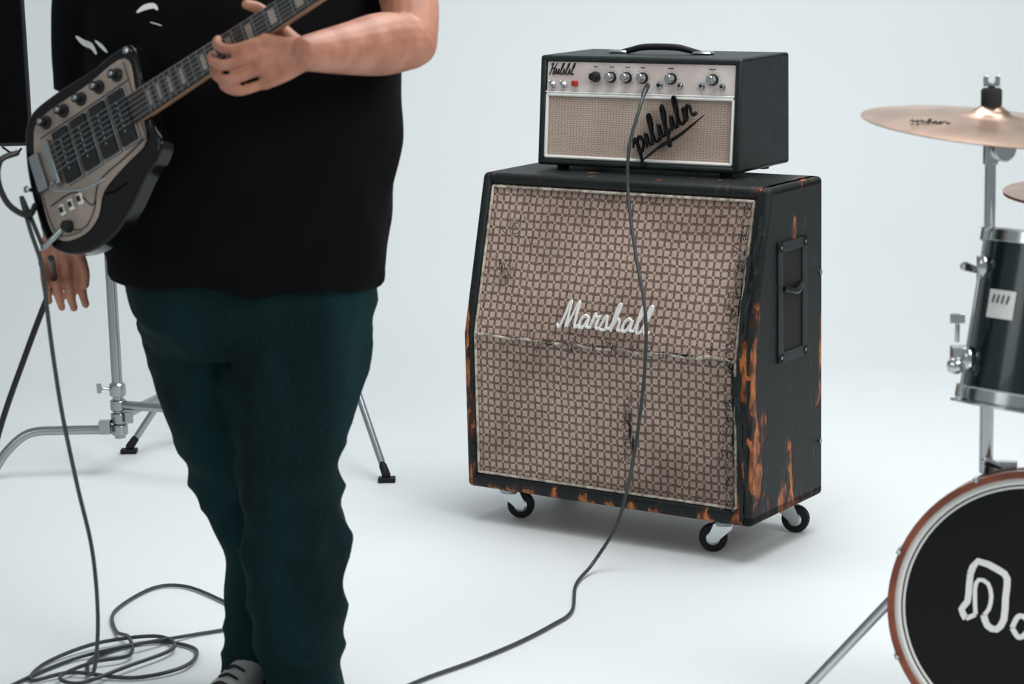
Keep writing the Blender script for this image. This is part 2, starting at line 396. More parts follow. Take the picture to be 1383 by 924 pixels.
for i,x in enumerate((.156,.199,.242,.286,.363,.473)):
    o=hp(x,.212,.005)
    if i==0: k.lathe([(.013,0),(.013,.006),(.010,.008),(.009,.020),(.002,.021)],o,nrm,20)
    else:
        k.lathe([(.0135,0),(.0135,.004),(.0105,.006)],o,nrm,20); b.lathe([(.0105,.004),(.0095,.02),(.008,.022),(.001,.022)],o,nrm,20)
    for t in range(9):
        a=math.radians(-130+t*32); c_=o+V((math.sin(a)*.019,-.002,math.cos(a)*.019)); rg.ball(c_,.0011,6,4)
for x in (.332,.387,.444,.498):
    o=hp(x,.197,.005); b.lathe([(.0085,0),(.0085,.004),(.005,.005)],o,nrm,6); b.lathe([(.006,.003),(.006,.008),(.0035,.008)],o,nrm,16)
    k.lathe([(.0034,.008),(.0034,.0085)],o,nrm,10)
for x in(.036,.067):
    o=hp(x,.192,.005); b.lathe([(.008,0),(.008,.003),(.005,.006),(.005,.009)],o,nrm,14); b.sweep([o+nrm*.008,o+nrm*.018+V((0,0,.007))],[.0025,.0035],n=8,res=1,rnd=True)
b.build('chrome_knobs','chrome',amp); k.build('black_knobs','blackplastic',amp)
script(rg,'Hulilil',lambda x,z:hp(.022+x,.216+z,.0045),.026,.0012,.3,1.0)
for x,w_ in ((.15,.012),(.195,.012),(.238,.012),(.28,.012),(.355,.015),(.465,.018)):
    rg.box(hp(x+.004,.236,.0055),(w_,.0006,.0018))
rg.build('panel_lettering','blackplastic',amp)
b=B(); b.box(hp(.100,.196,.0),(.014,.012,.013)); b.build('pilot_jewel','red',amp,bevel=.002)
b=B(); a=math.radians(33); ca,sa=math.cos(a),math.sin(a)
fr=lambda x,z:hp(.284+x*ca-z*sa,.034+x*sa+z*ca,-.005)
script(b,'pilifiln',fr,.063,.0042,.15,1.05)
b.sweep([fr(-.004,-.018),fr(.06,-.014),fr(.12,-.018),fr(.20,-.012)],[.001,.004,.004,.001],n=6)
b.build('script_badge','gloss',amp)
b=B(); b2=B()
hy=hd*.5; xc=hw*.5
b.sweep([(xc-.105,hy,hh+.004),(xc-.085,hy,hh+.008),(xc-.04,hy,hh+.016),(xc+.04,hy,hh+.016),(xc+.085,hy,hh+.008),(xc+.105,hy,hh+.004)],[.006,.007,.008,.008,.007,.006],n=10,rnd=True)
b.build('strap_handle','rubber',amp)
for x in(xc-.115,xc+.115): b2.box((x,hy,hh+.004),(.05,.026,.008))
b2.build('handle_caps','chrome',amp,bevel=.004)
b=B()
for x in(.05,hw-.05):
    for y in(.04,hd-.04): b.lathe([(.014,-.012),(.016,.002)],(x,y,0),(0,0,1),16)
b.build('rubber_feet','rubber',amp)
# ------------------------------------------------------------------ amp cable
b=B()
P=[(.329,5.345,1.049),(.322,5.31,1.045),(.303,5.27,1.0),(.279,5.25,.918),(.274,5.235,.818),(.285,5.165,.691),(.301,5.09,.567),(.296,5.06,.436),(.273,5.05,.268),(.246,5.0,.164),(.2195,4.98,.093),(.167,4.95,.022),(.127,4.849,.006),(.112,4.66,.006),(.067,4.565,.006),(-.003,4.458,.006),(-.0915,4.35,.006),(-.204,4.23,.006),(-.28,4.10,.006),(-.29,3.9,.006),(-.25,3.5,.006)]
cb=empty('instrument_cable')
b.sweep(P,.0040,n=10,res=8,rnd=True); b.build('cable','cable',cb)
b=B(); b.sweep([(.331,5.375,1.050),(.325,5.325,1.049),(.315,5.295,1.032)],[.0065,.0065,.005],n=10,rnd=True); b.build('plug','blackplastic',cb)
# ------------------------------------------------------------------ guitar
gt=empty('electric_guitar')
O=V((-.63,3.98,1.148)); U=V((.856,-.42,.517)).normalized(); Vv=V((-.287,.45,.958)); Vv=(Vv-U*Vv.dot(U)).normalized(); Wn=U.cross(Vv)
G=lambda a,b_,c=0.:O+U*a+Vv*b_+Wn*c
def smoothpoly(P,res=6):
    n=len(P);out=[]
    for i in range(n):
        p0,p1,p2,p3=P[i-1],P[i],P[(i+1)%n],P[(i+2)%n]
        for k in range(res):
            t=k/res; out.append(tuple(.5*((2*b)+(-a+c)*t+(2*a-5*b+4*c-d)*t*t+(-a+3*b-3*c+d)*t**3) for a,b,c,d in zip(p0,p1,p2,p3)))
    return out
body=smoothpoly([(.015,.03),(.022,.075),(.018,.112),(-.02,.118),(-.08,.114),(-.17,.116),(-.245,.104),(-.278,.04),(-.290,-.05),(-.284,-.13),(-.225,-.176),(-.15,-.182),(-.09,-.155),(-.04,-.12),(.0,-.100),(.018,-.075),(.012,-.045),(.015,-.01)])
b=B(); b.prism(body,G,-.038,0); b.build('body','gloss',gt,bevel=.005,segs=3)
pl=smoothpoly([(.0,.03),(.0,.094),(-.10,.091),(-.215,.088),(-.245,.058),(-.258,0),(-.268,-.09),(-.252,-.136),(-.20,-.150),(-.160,-.136),(-.130,-.100),(-.07,-.080),(-.015,-.066),(-.003,-.03)],5)
b=B(); b.prism(pl,G,.0,.004); b.build('pickguard','cream',gt,bevel=.0008)
Rg=Matrix((U,Vv,Wn)).transposed()
bc=B();bk=B();bw=B()
for a in(-.178,-.131,-.084,-.037):
    bc.box(G(a,-.004,.006),(.041,.106,.006),Rg); bk.box(G(a,-.004,.010),(.035,.098,.008),Rg)
    for j in range(6): bc.lathe([(.0022,0),(.0022,.0015)],G(a,-.031+j*.0108,.014),Wn,8)
for a in(-.205,-.160,-.115,-.070,-.025):
    bk.lathe([(.0125,0),(.0125,.003),(.009,.006),(.0085,.018),(.007,.019),(.001,.019)],G(a,.074,.004),Wn,16)
    bc.lathe([(.005,.0185),(.004,.0205)],G(a,.074,.004),Wn,10)
for i in range(3):
    bw.box(G(-.225+.022*i,-.090,.007),(.010,.020,.006),Rg); bk.box(G(-.225+.022*i,-.090,.0105),(.006,.010,.006),Rg)
bk.lathe([(.012,0),(.010,.012),(.001,.012)],G(-.225,-.122,.004),Wn,16)
def outl(P,r): bk.sweep([G(x,y,.0045) for x,y in P],r,n=4)
outl([(-.250,-.070),(-.19,-.072),(-.16,-.112),(-.13,-.080),(-.06,-.068),(-.01,-.058)],.0016)
outl([(-.245,-.115),(-.20,-.140),(-.170,-.130),(-.150,-.108)],.0014)
outl([(-.003,.088),(-.006,.0),(-.006,-.06)],.0012); outl([(-.003,.054),(-.10,.054),(-.23,.054)],.0012)
outl([(-.255,-.0),(-.262,-.08),(-.250,-.128),(-.20,-.144)],.0012)
bc.box(G(-.212,-.004,.012),(.014,.085,.012),Rg); bc.box(G(-.250,-.004,.008),(.022,.07,.010),Rg)
bc.sweep([G(-.215,-.04,.02),G(-.21,-.06,.035),G(-.15,-.09,.035),G(-.10,-.095,.03)],.003,n=8,rnd=True)
for p in [(-.285,-.02),(.015,.10)]: bc.lathe([(.004,0),(.003,.01),(.007,.014),(.001,.016)],G(p[0],p[1],0),Wn,10)
bc.sweep([G(-.24,-.12,.005),G(-.262,-.13,.012),G(-.285,-.135,.015)],.0055,n=10,rnd=True)
bc.build('chrome_hardware','steel',gt,bevel=.0008); bk.build('black_hardware','blackplastic',gt,bevel=.0006); bw.build('white_switches','white',gt,bevel=.0008)
Ln=.46
def nw(a): return .0265-.0065*(a/Ln)
b=B(); R_=[]
for a in [-.04,0,.1,.2,.3,.4,Ln]:
    w_=nw(a); R_.append([G(a,w_*math.cos(t),-.002-.019*math.sin(t)*(1 if math.sin(t)>0 else 0)) for t in [math.pi*i/10 for i in range(11)]])
b.rings(R_); b.build('neck','maple',gt)
b=B(); b.rings([[G(a,s_*nw(a),c) for s_,c in((-1,0),(1,0),(.96,.009),(-.96,.009))] for a in(-.02,Ln)]); b.build('fretboard','fret',gt,smooth=False)
b=B(); b2=B(); fr_=[]
nut=Ln; sc_=.62
for i in range(1,22):
    a=nut-sc_*(1-2**(-i/12)); fr_.append(a)
    if a>-.02: b.sweep([G(a,-nw(a)*.95,.0095),G(a,nw(a)*.95,.0095)],.0009,n=6,res=1)
b.sweep([G(nut,-.02,.010),G(nut,.02,.010)],.0025,n=6,res=1)
prev=nut
for i,a in enumerate(fr_):
    if a<0: break
    if i+1 in(1,3,5,7,9,12,15,17,19,21):
        m_=(a+prev)/2; hwid=(prev-a)*.26; b2.box(G(m_,0,.0094),(hwid*2,nw(m_)*1.15,.0008),Rg)
    prev=a
for i in range(6):
    q=(i-2.5); b.sweep([G(-.205,q*.0105,.0185),G(nut,q*.0068,.0125)],.0004,n=5,res=1)
b.build('frets_and_strings','steel',gt); b2.build('inlays','cream',gt,smooth=False)
b=B(); b.sweep([G(-.02,-nw(-.02),.004),G(Ln,-nw(Ln),.004)],.0022,n=6,res=1); b.sweep([G(-.02,nw(-.02),.004),G(Ln,nw(Ln),.004)],.0022,n=6,res=1); b.build('neck_binding','maple',gt)
hs_=smoothpoly([(Ln,.021),(Ln+.03,.03),(Ln+.12,.042),(Ln+.17,.03),(Ln+.175,-.02),(Ln+.12,-.035),(Ln+.03,-.028),(Ln,-.021)],4)
b=B(); b.prism(hs_,G,-.014,.002); b.build('headstock','gloss',gt,bevel=.002)
b=B()
for i in range(6):
    a=Ln+.035+.022*i; b.lathe([(.004,0),(.003,.012)],G(a,.012,.002),Wn,8); b.sweep([G(a,.03,-.006),G(a,.052,-.006)],[.003,.006],n=8,res=1,rnd=True)
b.build('tuners','chrome',gt)
# ------------------------------------------------------------------ guitarist
man=empty('guitarist')
b=B()
b.sweep([(-.485,4.26,.95),(-.485,4.26,1.15),(-.485,4.27,1.35),(-.487,4.28,1.45)],[.15,.155,.13,.09],n=20,rnd=True)
b.sweep([(-.487,4.28,1.42),(-.488,4.265,1.52),(-.49,4.25,1.60)],[.075,.064,.062],n=18)
b.sweep([(-.70,4.28,1.43),(-.49,4.28,1.45),(-.25,4.28,1.43)],[.07,.08,.07],n=16,rnd=True)
hc=V((-.50,4.215,1.665))
b.ball(hc+V((0,.02,.02)),(.078,.095,.098),24,16); b.ball(hc+V((0,-.015,-.035)),(.062,.075,.075),20,14); b.ball(hc+V((0,-.045,-.075)),(.036,.036,.03))
b.sweep([hc+V((0,-.085,.02)),hc+V((0,-.108,-.015))],[.010,.016],n=10,res=1,rnd=True)
b.sweep([hc+V((-.024,-.092,-.052)),hc+V((0,-.098,-.050)),hc+V((.024,-.092,-.052))],[.006,.009,.006],n=8,rnd=True)
b.sweep([hc+V((-.05,-.07,.033)),hc+V((0,-.085,.036)),hc+V((.05,-.07,.033))],.012,n=8,rnd=True)
for sx in(-1,1): b.ball(hc+V((sx*.080,.015,-.005)),(.012,.020,.032),12,8)
GW=G(.335,-.072,-.026)
b.sweep([(-.235,4.28,1.42),(-.185,4.22,1.37),(-.167,4.14,1.30),(-.166,4.085,1.243)],[.070,.060,.052,.049],n=18,rnd=True)
e=V((-.166,4.085,1.240))
b.sweep([e,e.lerp(GW,.28)+V((0,0,.002)),e.lerp(GW,.6),GW],[.048,.055,.045,.030],n=18,rnd=True)
mcp=[(.292,-.030,.012),(.278,-.052,.020),(.267,-.074,.018),(.260,-.094,.006)]
pip=[(.246,-.030,.044),(.230,-.051,.050),(.221,-.073,.044),(.223,-.093,.028)]
dip=[(.221,-.008,.045),(.203,-.029,.047),(.196,-.051,.041),(.201,-.075,.034)]
tip=[(.213,.012,.026),(.193,-.007,.026),(.184,-.028,.023),(.189,-.055,.020)]
for i in range(4):
    r=[.0086,.0091,.0087,.0078][i]
    b.sweep([GW,G((.335+mcp[i][0])/2,(mcp[i][1]-.070)/2-.004,-.010),G(*mcp[i])],[.026,.019,.0120],n=12,rnd=True)
    b.sweep([G(*mcp[i]),G(*pip[i]),G(*dip[i]),G(*tip[i])],[r*1.12,r*1.10,r*.97,r*.82],n=14,res=4,rnd=True)
b.sweep([G(.325,-.060,-.03),G(.307,-.025,-.036),G(.290,.016,-.036),G(.278,.044,-.022),G(.268,.054,-.006)],[.020,.015,.0115,.0105,.0088],n=12,rnd=True)
b.sweep([(-.725,4.29,1.42),(-.765,4.30,1.30),(-.785,4.32,1.14)],[.066,.052,.045],n=16,rnd=True)
b.sweep([(-.785,4.32,1.14),(-.815,4.31,1.06),(-.845,4.285,.93),(-.848,4.28,.90)],[.044,.046,.032,.029],n=16,rnd=True)
for i in range(4):
    x=-.874+.0225*i; r=[.0080,.0090,.0094,.0092][i]; dz=[.014,.002,.0,.006][i]
    b.sweep([(-.846,4.28,.91),((x-.846)/2,4.278,.87),(x,4.272,.835)],[.024,.018,.0120],n=12,rnd=True)
    b.sweep([(x,4.272,.835),(x+.004,4.250,.797+dz),(x+.007,4.244,.772+dz),(x+.009,4.256,.750+dz)],[r*1.12,r*1.05,r*.92,r*.8],n=14,res=4,rnd=True)
b.sweep([(-.835,4.27,.89),(-.806,4.25,.855),(-.792,4.232,.822),(-.792,4.228,.798)],[.018,.0125,.0102,.0086],n=12,rnd=True)
b.organic('body_skin','skin',man,.0032,2,fac=.5)
b=B()
for i in range(4):
    p=G(*dip[i]).lerp(G(*tip[i]),.75)+Wn*.0066; b.box(p,(.008,.009,.0012),Rg)
b.build('fingernails','nail',man,bevel=.0005)
b=B()
for sx in(-1,1): b.ball(hc+V((sx*.032,-.078,.012)),.0125,12,8)
b.build('eyes','eye',man)
b=B()
for sx in(-1,1): b.ball(hc+V((sx*.032,-.0885,.012)),.0045,10,6)
b.build('pupils','gloss',man)
b=B(); b.ball(hc+V((0,.032,.036)),(.086,.098,.098),24,16); b.ball(hc+V((0,.06,-.01)),(.078,.07,.08),20,12)
b.organic('hair','hair',man,.006,3,lambda c,n:.004*noise.noise(c*60))
def ring(cx,cy,z,rx,ry,n=48,e=2.3,tz=0.):
    out=[]
    for j in range(n):
        a=2*math.pi*j/n; c_,s_=math.cos(a),math.sin(a); k_=(abs(c_)**e+abs(s_)**e)**(-1/e)
        out.append(V((cx+rx*c_*k_,cy+ry*s_*k_,z+tz*c_)))
    return out
b=B()
b.rings([ring(-.492,4.26,.797,.260,.185,tz=-.014),ring(-.490,4.25,.86,.267,.195,tz=-.006),ring(-.489,4.245,.94,.273,.205),ring(-.485,4.24,1.05,.284,.212),ring(-.480,4.25,1.18,.290,.197),ring(-.483,4.265,1.30,.274,.170),ring(-.487,4.28,1.38,.262,.145),ring(-.487,4.285,1.44,.215,.115),ring(-.487,4.285,1.485,.12,.085),ring(-.488,4.28,1.51,.085,.075)])
b.sweep([(-.26,4.285,1.415),(-.205,4.25,1.39),(-.178,4.20,1.350)],[.092,.085,.073],n=20)
b.sweep([(-.70,4.285,1.40),(-.755,4.295,1.32),(-.775,4.30,1.22),(-.783,4.305,1.145)],[.085,.074,.068,.066],n=20)
def sh_d(c,n):
    lo=max(0,min(1,(1.15-c.z)/.3))
    d=.010*noise.noise(V((c.x*7+c.z*3,c.y*7,c.z*4)))
    d+=.008*noise.noise(V((c.x*14-c.z*9,c.y*12,c.z*7+5)))*(.5+lo)
    d+=.006*math.sin(c.x*38+6*noise.noise(c*5))*lo*.5
    return d
shirt=b.organic('t_shirt','shirt',man,.009,5,sh_d)
b=B()
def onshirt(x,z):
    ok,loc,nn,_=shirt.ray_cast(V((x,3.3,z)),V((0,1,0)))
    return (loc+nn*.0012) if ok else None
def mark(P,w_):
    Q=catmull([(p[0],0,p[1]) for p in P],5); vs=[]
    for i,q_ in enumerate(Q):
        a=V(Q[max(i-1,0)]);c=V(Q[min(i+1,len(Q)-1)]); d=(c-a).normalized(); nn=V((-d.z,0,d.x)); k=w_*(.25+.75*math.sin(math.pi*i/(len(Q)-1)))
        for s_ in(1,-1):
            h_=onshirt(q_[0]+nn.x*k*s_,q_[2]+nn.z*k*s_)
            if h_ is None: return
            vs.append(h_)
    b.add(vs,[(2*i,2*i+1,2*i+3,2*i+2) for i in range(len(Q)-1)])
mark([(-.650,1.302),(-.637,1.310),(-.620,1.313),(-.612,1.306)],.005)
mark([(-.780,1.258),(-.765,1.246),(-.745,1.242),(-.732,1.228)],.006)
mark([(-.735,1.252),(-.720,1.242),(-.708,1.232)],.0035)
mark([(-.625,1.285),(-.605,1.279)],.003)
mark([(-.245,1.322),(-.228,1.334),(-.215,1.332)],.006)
if b.v: b.build('shirt_painted_highlights','white',man,smooth=False)  # glossy highlights on the black shirt, painted as thin white strips
# jeans
b=B()
b.rings([ring(-.487,4.26,.90,.225,.155),ring(-.486,4.26,.82,.238,.168),ring(-.483,4.265,.75,.232,.168),ring(-.480,4.27,.69,.215,.150),ring(-.478,4.27,.66,.17,.11)])
LG=[(-.385,4.255,.78),(-.392,4.235,.70),(-.404,4.22,.634),(-.415,4.195,.56),(-.420,4.165,.48),(-.415,4.13,.40),(-.408,4.11,.32),(-.408,4.10,.23),(-.408,4.095,.15),(-.405,4.085,.08),(-.403,4.08,.03),(-.403,4.08,.004)]
LR=[.122,.132,.127,.115,.101,.097,.099,.093,.086,.081,.085,.088]
b.sweep(LG,LR,n=28)
b.sweep([(-.600,4.30,.78),(-.590,4.31,.70),(-.573,4.31,.60),(-.561,4.31,.53),(-.543,4.29,.45),(-.512,4.27,.36),(-.489,4.25,.27),(-.489,4.235,.19),(-.495,4.225,.12),(-.498,4.22,.06),(-.500,4.215,.006)],[.118,.118,.112,.104,.095,.087,.080,.074,.070,.074,.080],n=28)
def jn_d(c,n):
    kn=math.exp(-((c.z-.36)/.14)**2); an=math.exp(-((c.z-.09)/.10)**2); hp_=math.exp(-((c.z-.68)/.1)**2)
    d=.005*noise.noise(V((c.x*8,c.y*8,c.z*5)))
    r1=1-abs(2*noise.noise(V((c.x*5+c.z*6,c.y*5,c.z*12))))
    r2=1-abs(2*noise.noise(V((c.x*10-c.z*8+4,c.y*9,c.z*6))))
    d+=(.010*kn+.011*an+.008*hp_+.003)*(r1-.6)+(.008*kn+.005*hp_+.004)*(r2-.6)
    return d
jeans=b.organic('jeans','denim',man,.0075,4,jn_d)
for v_ in jeans.data.vertices:
    if v_.co.z<.004: v_.co.z=.004
def shoe(name,heel,dr):
    d=V((dr[0],dr[1],0)).normalized(); s_=V((-d.y,d.x,0)); up=V((0,0,1)); h0=V(heel)
    secs=[(0,.026,.045),(.03,.036,.078),(.09,.040,.086),(.14,.041,.074),(.19,.045,.060),(.24,.048,.052),(.28,.040,.046),(.30,.022,.034)]
    R_=[]
    for t,w_,h_ in secs:
        R_.append([h0+d*t+s_*w_*math.copysign(abs(math.cos(a))**.8,math.cos(a))+up*(.022+(h_-.022)*max(0,math.sin(a))**.7) for a in [2*math.pi*j/20 for j in range(20)]])
    q=B(); q.rings(R_); q.build(name+'_upper','shoe',man)
    q=B()
    for t,h_ in((.13,.082),(.155,.074),(.18,.066),(.205,.061)):
        q.sweep([h0+d*t+s_*-.02+up*(h_-.006),h0+d*t+up*(h_+.002),h0+d*t+s_*.02+up*(h_-.006)],.003,n=6)
    q.build(name+'_laces','rubber',man)
    out=[]
    for sg in(1,-1):
        ss=secs if sg==1 else secs[::-1]
        for t,w_,h_ in ss: out.append(h0+d*(t*1.02-.003)+s_*sg*(w_+.004))
    q=B(); q.rings([[p+up*.001 for p in out],[p+up*.026 for p in out]]); q.build(name+'_sole','white',man,bevel=.003)
shoe('right_shoe',(-.480,4.245,0),(-.42,-.90)); shoe('left_shoe',(-.400,4.125,0),(-.10,-1))
# ------------------------------------------------------------------ guitar cables
gc=empty('guitar_cable')
b=B()
P=[tuple(G(-.285,-.135,.015)),(-.865,4.07,.985),(-.845,4.03,.93),(-.822,4.0,.87),(-.819,4.0,.808),(-.815,4.0,.74),(-.81,4.0,.675),(-.802,4.0,.594),(-.79,4.03,.463),(-.7835,4.1,.32),(-.80,4.2,.16),(-.825,4.27,.04),(-.85,4.33,.006),(-.86,4.42,.006),(-.80,4.5,.006),
 (-.73,4.52,.006),(-.656,4.465,.006),(-.663,4.35,.010),(-.757,4.30,.006),(-.882,4.33,.010),(-.955,4.30,.006),(-.95,4.40,.006),(-.863,4.50,.013),(-.746,4.54,.012),(-.70,4.46,.012),(-.776,4.35,.013),(-.853,4.26,.012),(-.90,4.30,.012),(-.85,4.38,.013),(-.783,4.42,.013),(-.80,4.52,.018),(-.84,4.60,.006),(-.865,4.74,.006),(-.81,4.90,.006),(-.738,4.91,.006),(-.652,4.81,.006),(-.60,4.72,.006),(-.58,4.62,.006),(-.68,4.56,.006),(-.78,4.47,.018),(-.90,4.42,.006),(-1.0,4.25,.006),(-1.05,4.1,.006)]
b.sweep(P,.0040,n=8,res=7,rnd=True); b.build('cable','cable',gc)
b=B()
P=[(-.875,4.10,1.06),(-.90,4.08,1.05),(-.905,4.07,1.015),(-.885,4.05,.975),(-.85,4.04,.955),(-.84,4.06,.97)]
b.sweep(P,.0055,n=8,res=8,rnd=True)
P=[(-.838,4.16,.86),(-.855,4.26,.80),(-.878,4.3,.764),(-.925,4.3,.657),(-.984,4.3,.512),(-1.04,4.3,.33),(-1.09,4.35,.12),(-1.2,4.4,.008),(-1.4,4.5,.008)]
b.sweep(P,.0062,n=8,res=8,rnd=True); b.build('thick_cable','cableb',gc)
# ------------------------------------------------------------------ C stand with flag
st=empty('light_stand')
cx,cy=-1.05,5.98
b=B()
b.cyl((cx,cy,.10),(cx,cy,1.0),.0145); b.cyl((cx,cy,1.0),(cx,cy,2.25),.011)
b.sweep([(cx,cy,.123),(cx-.15,cy-.005,.125),(cx-.24,cy-.01,.12),(cx-.30,cy-.02,.075),(cx-.34,cy-.03,.02),(cx-.36,cy-.03,.012)],.0125,n=12,rnd=True)
b.sweep([(cx,cy,.19),(cx+.18,cy-.10,.195),(cx+.30,cy-.16,.19),(cx+.40,cy-.20,.10),(cx+.47,cy-.23,.012)],.0125,n=12,rnd=True)
b.sweep([(cx,cy,.155),(cx+.06,cy+.18,.158),(cx+.09,cy+.27,.15),(cx+.12,cy+.35,.07),(cx+.14,cy+.40,.012)],.0125,n=12,rnd=True)
b.sweep([(cx,cy,2.1),(cx-.5,cy,2.08)],.008,res=1)
b.build('tubes','steel',st)
b=B()
for z in(.123,.155,.19): b.lathe([(.018,-.015),(.022,-.012),(.022,.012),(.018,.015)],(cx,cy,z),(0,0,1),20)
b.lathe([(.020,0),(.022,.004),(.022,.03),(.016,.036)],(cx,cy,.215),(0,0,1),20)
b.sweep([(cx-.015,cy-.01,.235),(cx-.04,cy-.02,.24)],[.004,.004],res=1); b.box((cx-.045,cy-.02,.24),(.012,.006,.026)); b.box((cx+.03,cy-.02,.16),(.02,.02,.03))
b.box((cx-.035,cy-.02,.135),(.03,.03,.035)); b.ball((cx,cy,2.1),.03)
b.build('clamps','steel',st,bevel=.002)
b=B(); b.box((cx-.03,cy-.03,.672),(.065,.012,.022),Matrix.Rotation(.25,3,'Y')); b.build('knuckle_plate','white',st,bevel=.002)
fl=empty('black_flag_panel')
b=B(); b.box((-1.62,5.92,1.5),(.78,.012,1.2)); b.build('fabric','flag',fl,bevel=.003)
b=B(); 
fx0,fx1,fz0,fz1=-2.01,-1.225,.897,2.1
b.sweep([(fx0,5.92,fz0),(fx1,5.92,fz0)],.006,res=1,n=8); b.sweep([(fx1,5.92,fz0),(fx1,5.92,fz1)],.006,res=1,n=8); b.sweep([(fx0,5.92,fz0),(fx0,5.92,fz1)],.006,res=1,n=8); b.sweep([(fx0,5.92,fz1),(fx1,5.92,fz1)],.006,res=1,n=8)
b.sweep([(-1.30,5.92,.89),(-1.27,5.92,.87),(-1.25,5.92,.885)],.003,n=6)
b.build('frame','blackplastic',fl)
# ------------------------------------------------------------------ second stand behind guitarist
tp=empty('tripod_stand')
tx,ty=-.59,6.23
feet=[(-.335,5.825),(-1.07,6.22),(-.62,6.70)]
b=B();b2=B()
b.cyl((tx,ty,.12),(tx,ty,1.15),.014)
for fxx,fyy in feet:
    p0=V((tx,ty,.66)); p1=V((fxx,fyy,.015)); d=(p1-p0).normalized()
    b.cyl(p0+V((d.x,d.y,0))*.04,p1-d*.04,.0095,n=12)
    m_=p0.lerp(p1,.55); b.cyl(m_,(tx,ty,.16),.006,n=8)
    b2.sweep([p1-d*.03,p1-d*.005],[.011,.012],n=10,res=1,rnd=True); b2.box((fxx,fyy,.007),(.045,.03,.012))
b.lathe([(.03,-.03),(.03,.03)],(tx,ty,.66),(0,0,1),20); b.lathe([(.025,-.03),(.025,.03)],(tx,ty,.16),(0,0,1),20)
b.build('legs','steel',tp); b2.build('feet','rubber',tp,bevel=.002)
# ------------------------------------------------------------------ bass drum (own frame; front head faces -Y)
kd=empty('bass_drum')
Yl=V((.235,.955,-.18)).normalized(); Xl=V((Yl.y,-Yl.x,0)).normalized(); Zl=Xl.cross(Yl)
mm=Matrix((Xl,Yl,Zl)).transposed().to_4x4(); mm.translation=V((.877,3.80,.262)); kd.matrix_world=mm
kc=V((0,0,0)); rs=.2235; Dk=.17; yx=V((0,-1,0))
b=B(); b.lathe([(rs,0),(rs,-Dk),(rs-.01,-Dk),(rs-.01,0)],kc,yx,72,cap=False); b.build('shell','drum',kd)
b=B(); b.torus(kc+V((0,-.006,0)),yx,rs+.009,0,72,4,sq=(.006,.020)); b.torus(kc+V((0,Dk+.006,0)),yx,rs+.004,0,72,4,sq=(.005,.018)); b.build('hoops','hoop',kd,bevel=.002)
b=B(); b.torus(kc+V((0,-.018,0)),yx,rs-.004,.0045,72,8); b.torus(kc+V((0,-.016,0)),yx,rs,.005,72,8); b.torus(kc+V((0,-.016,0)),yx,rs-.013,.0022,72,8); b.build('flesh_hoop','white',kd)
b=B(); b.lathe([(.001,.016),(rs-.008,.014),(rs-.008,.006),(.001,.006)],kc,yx,72); b.lathe([(.001,-Dk-.010),(rs-.006,-Dk-.010)],kc,yx,48); b.build('drumheads','headblk',kd)
b=B()
def ribbon(P,w,y=-.0175,res=5):
    Q=catmull([(p[0],0,p[1]) for p in P],res) if res>1 else [(p[0],0,p[1]) for p in P]
    A=[];C=[]
    for i,q_ in enumerate(Q):
        a=V(Q[max(i-1,0)]);c=V(Q[min(i+1,len(Q)-1)]); d=(c-a).normalized(); nn=V((-d.z,0,d.x))
        A.append(V((q_[0],y,q_[2]))+nn*w); C.append(V((q_[0],y,q_[2]))-nn*w)
    n_=len(Q); b.add(A+C,[(i,i+1,n_+i+1,n_+i) for i in range(n_-1)])
ribbon([(-.098,.058),(-.086,.080),(-.050,.066),(-.036,.052),(-.038,.020),(-.040,-.018),(-.052,-.036),(-.068,-.030),(-.074,-.012)],.0058,res=2)
ribbon([(-.104,-.020),(-.112,-.004),(-.102,.010),(-.100,.035),(-.098,.058)],.0055,res=2)
ribbon([(-.088,-.012),(-.090,.030),(-.084,.048),(-.068,.042),(-.062,.020),(-.066,-.002),(-.074,-.012)],.0036,res=2)
ribbon([(-.104,-.020),(-.088,-.012)],.004,res=1)
ribbon([(-.026,-.032),(-.016,-.012),(-.002,-.016),(.0,-.036),(-.014,-.048),(-.026,-.032)],.0045); ribbon([(.02,.04),(.018,-.05)],.007,res=1); ribbon([(.02,.035),(.05,.02),(.06,-.01),(.05,-.04),(.02,-.05)],.0055); ribbon([(.09,-.05),(.12,.04),(.15,-.05)],.006,res=1)
b.build('head_graphic','white',kd,smooth=False)
b=B(); b2=B()
for i in range(8):
    a=math.radians(22.5+45*i); d=V((math.cos(a),0,math.sin(a)))
    p=kc+d*(rs+.014); b.box(p+V((0,.0,0)),(.010,.044,.012),Matrix.Rotation(-a,3,'Y')); b.cyl(p,p+V((0,.08,0)),.003,n=8)
    b.box(kc+d*(rs+.008)+V((0,.08,0)),(.016,.04,.018),Matrix.Rotation(-a,3,'Y')); b.sweep([p+V((0,-.018,0)),p+V((0,-.036,0))],[.0035,.0045],res=1,n=8,rnd=True)
b.box(kc+V((-rs-.006,.10,-.0)),(.018,.05,.045)); b.box(kc+V((rs+.006,.10,-.0)),(.018,.05,.045))
b.box(kc+V((-.055,.095,rs+.006)),(.06,.06,.036)); b.sweep([kc+V((-.055,.06,rs+.016)),kc+V((-.078,.045,rs+.026))],[.005,.008],n=8,res=1,rnd=True)
mi=mm.inverted()
for sg in(-1,1):
    p0=V((sg*(rs+.010),.10,0))
    foot=V((.485,4.01,.012)) if sg<0 else V((1.36,3.93,.012))
    p1=mi@foot; b.cyl(p0,p1,.0095,n=12); dd=(p1-p0).normalized()
    b2.sweep([p1-dd*.04,p1],[.012,.010],n=10,res=1,rnd=True)
b.build('chrome_lugs_and_spurs','chrome',kd,bevel=.002); b2.build('spur_feet','rubber',kd)
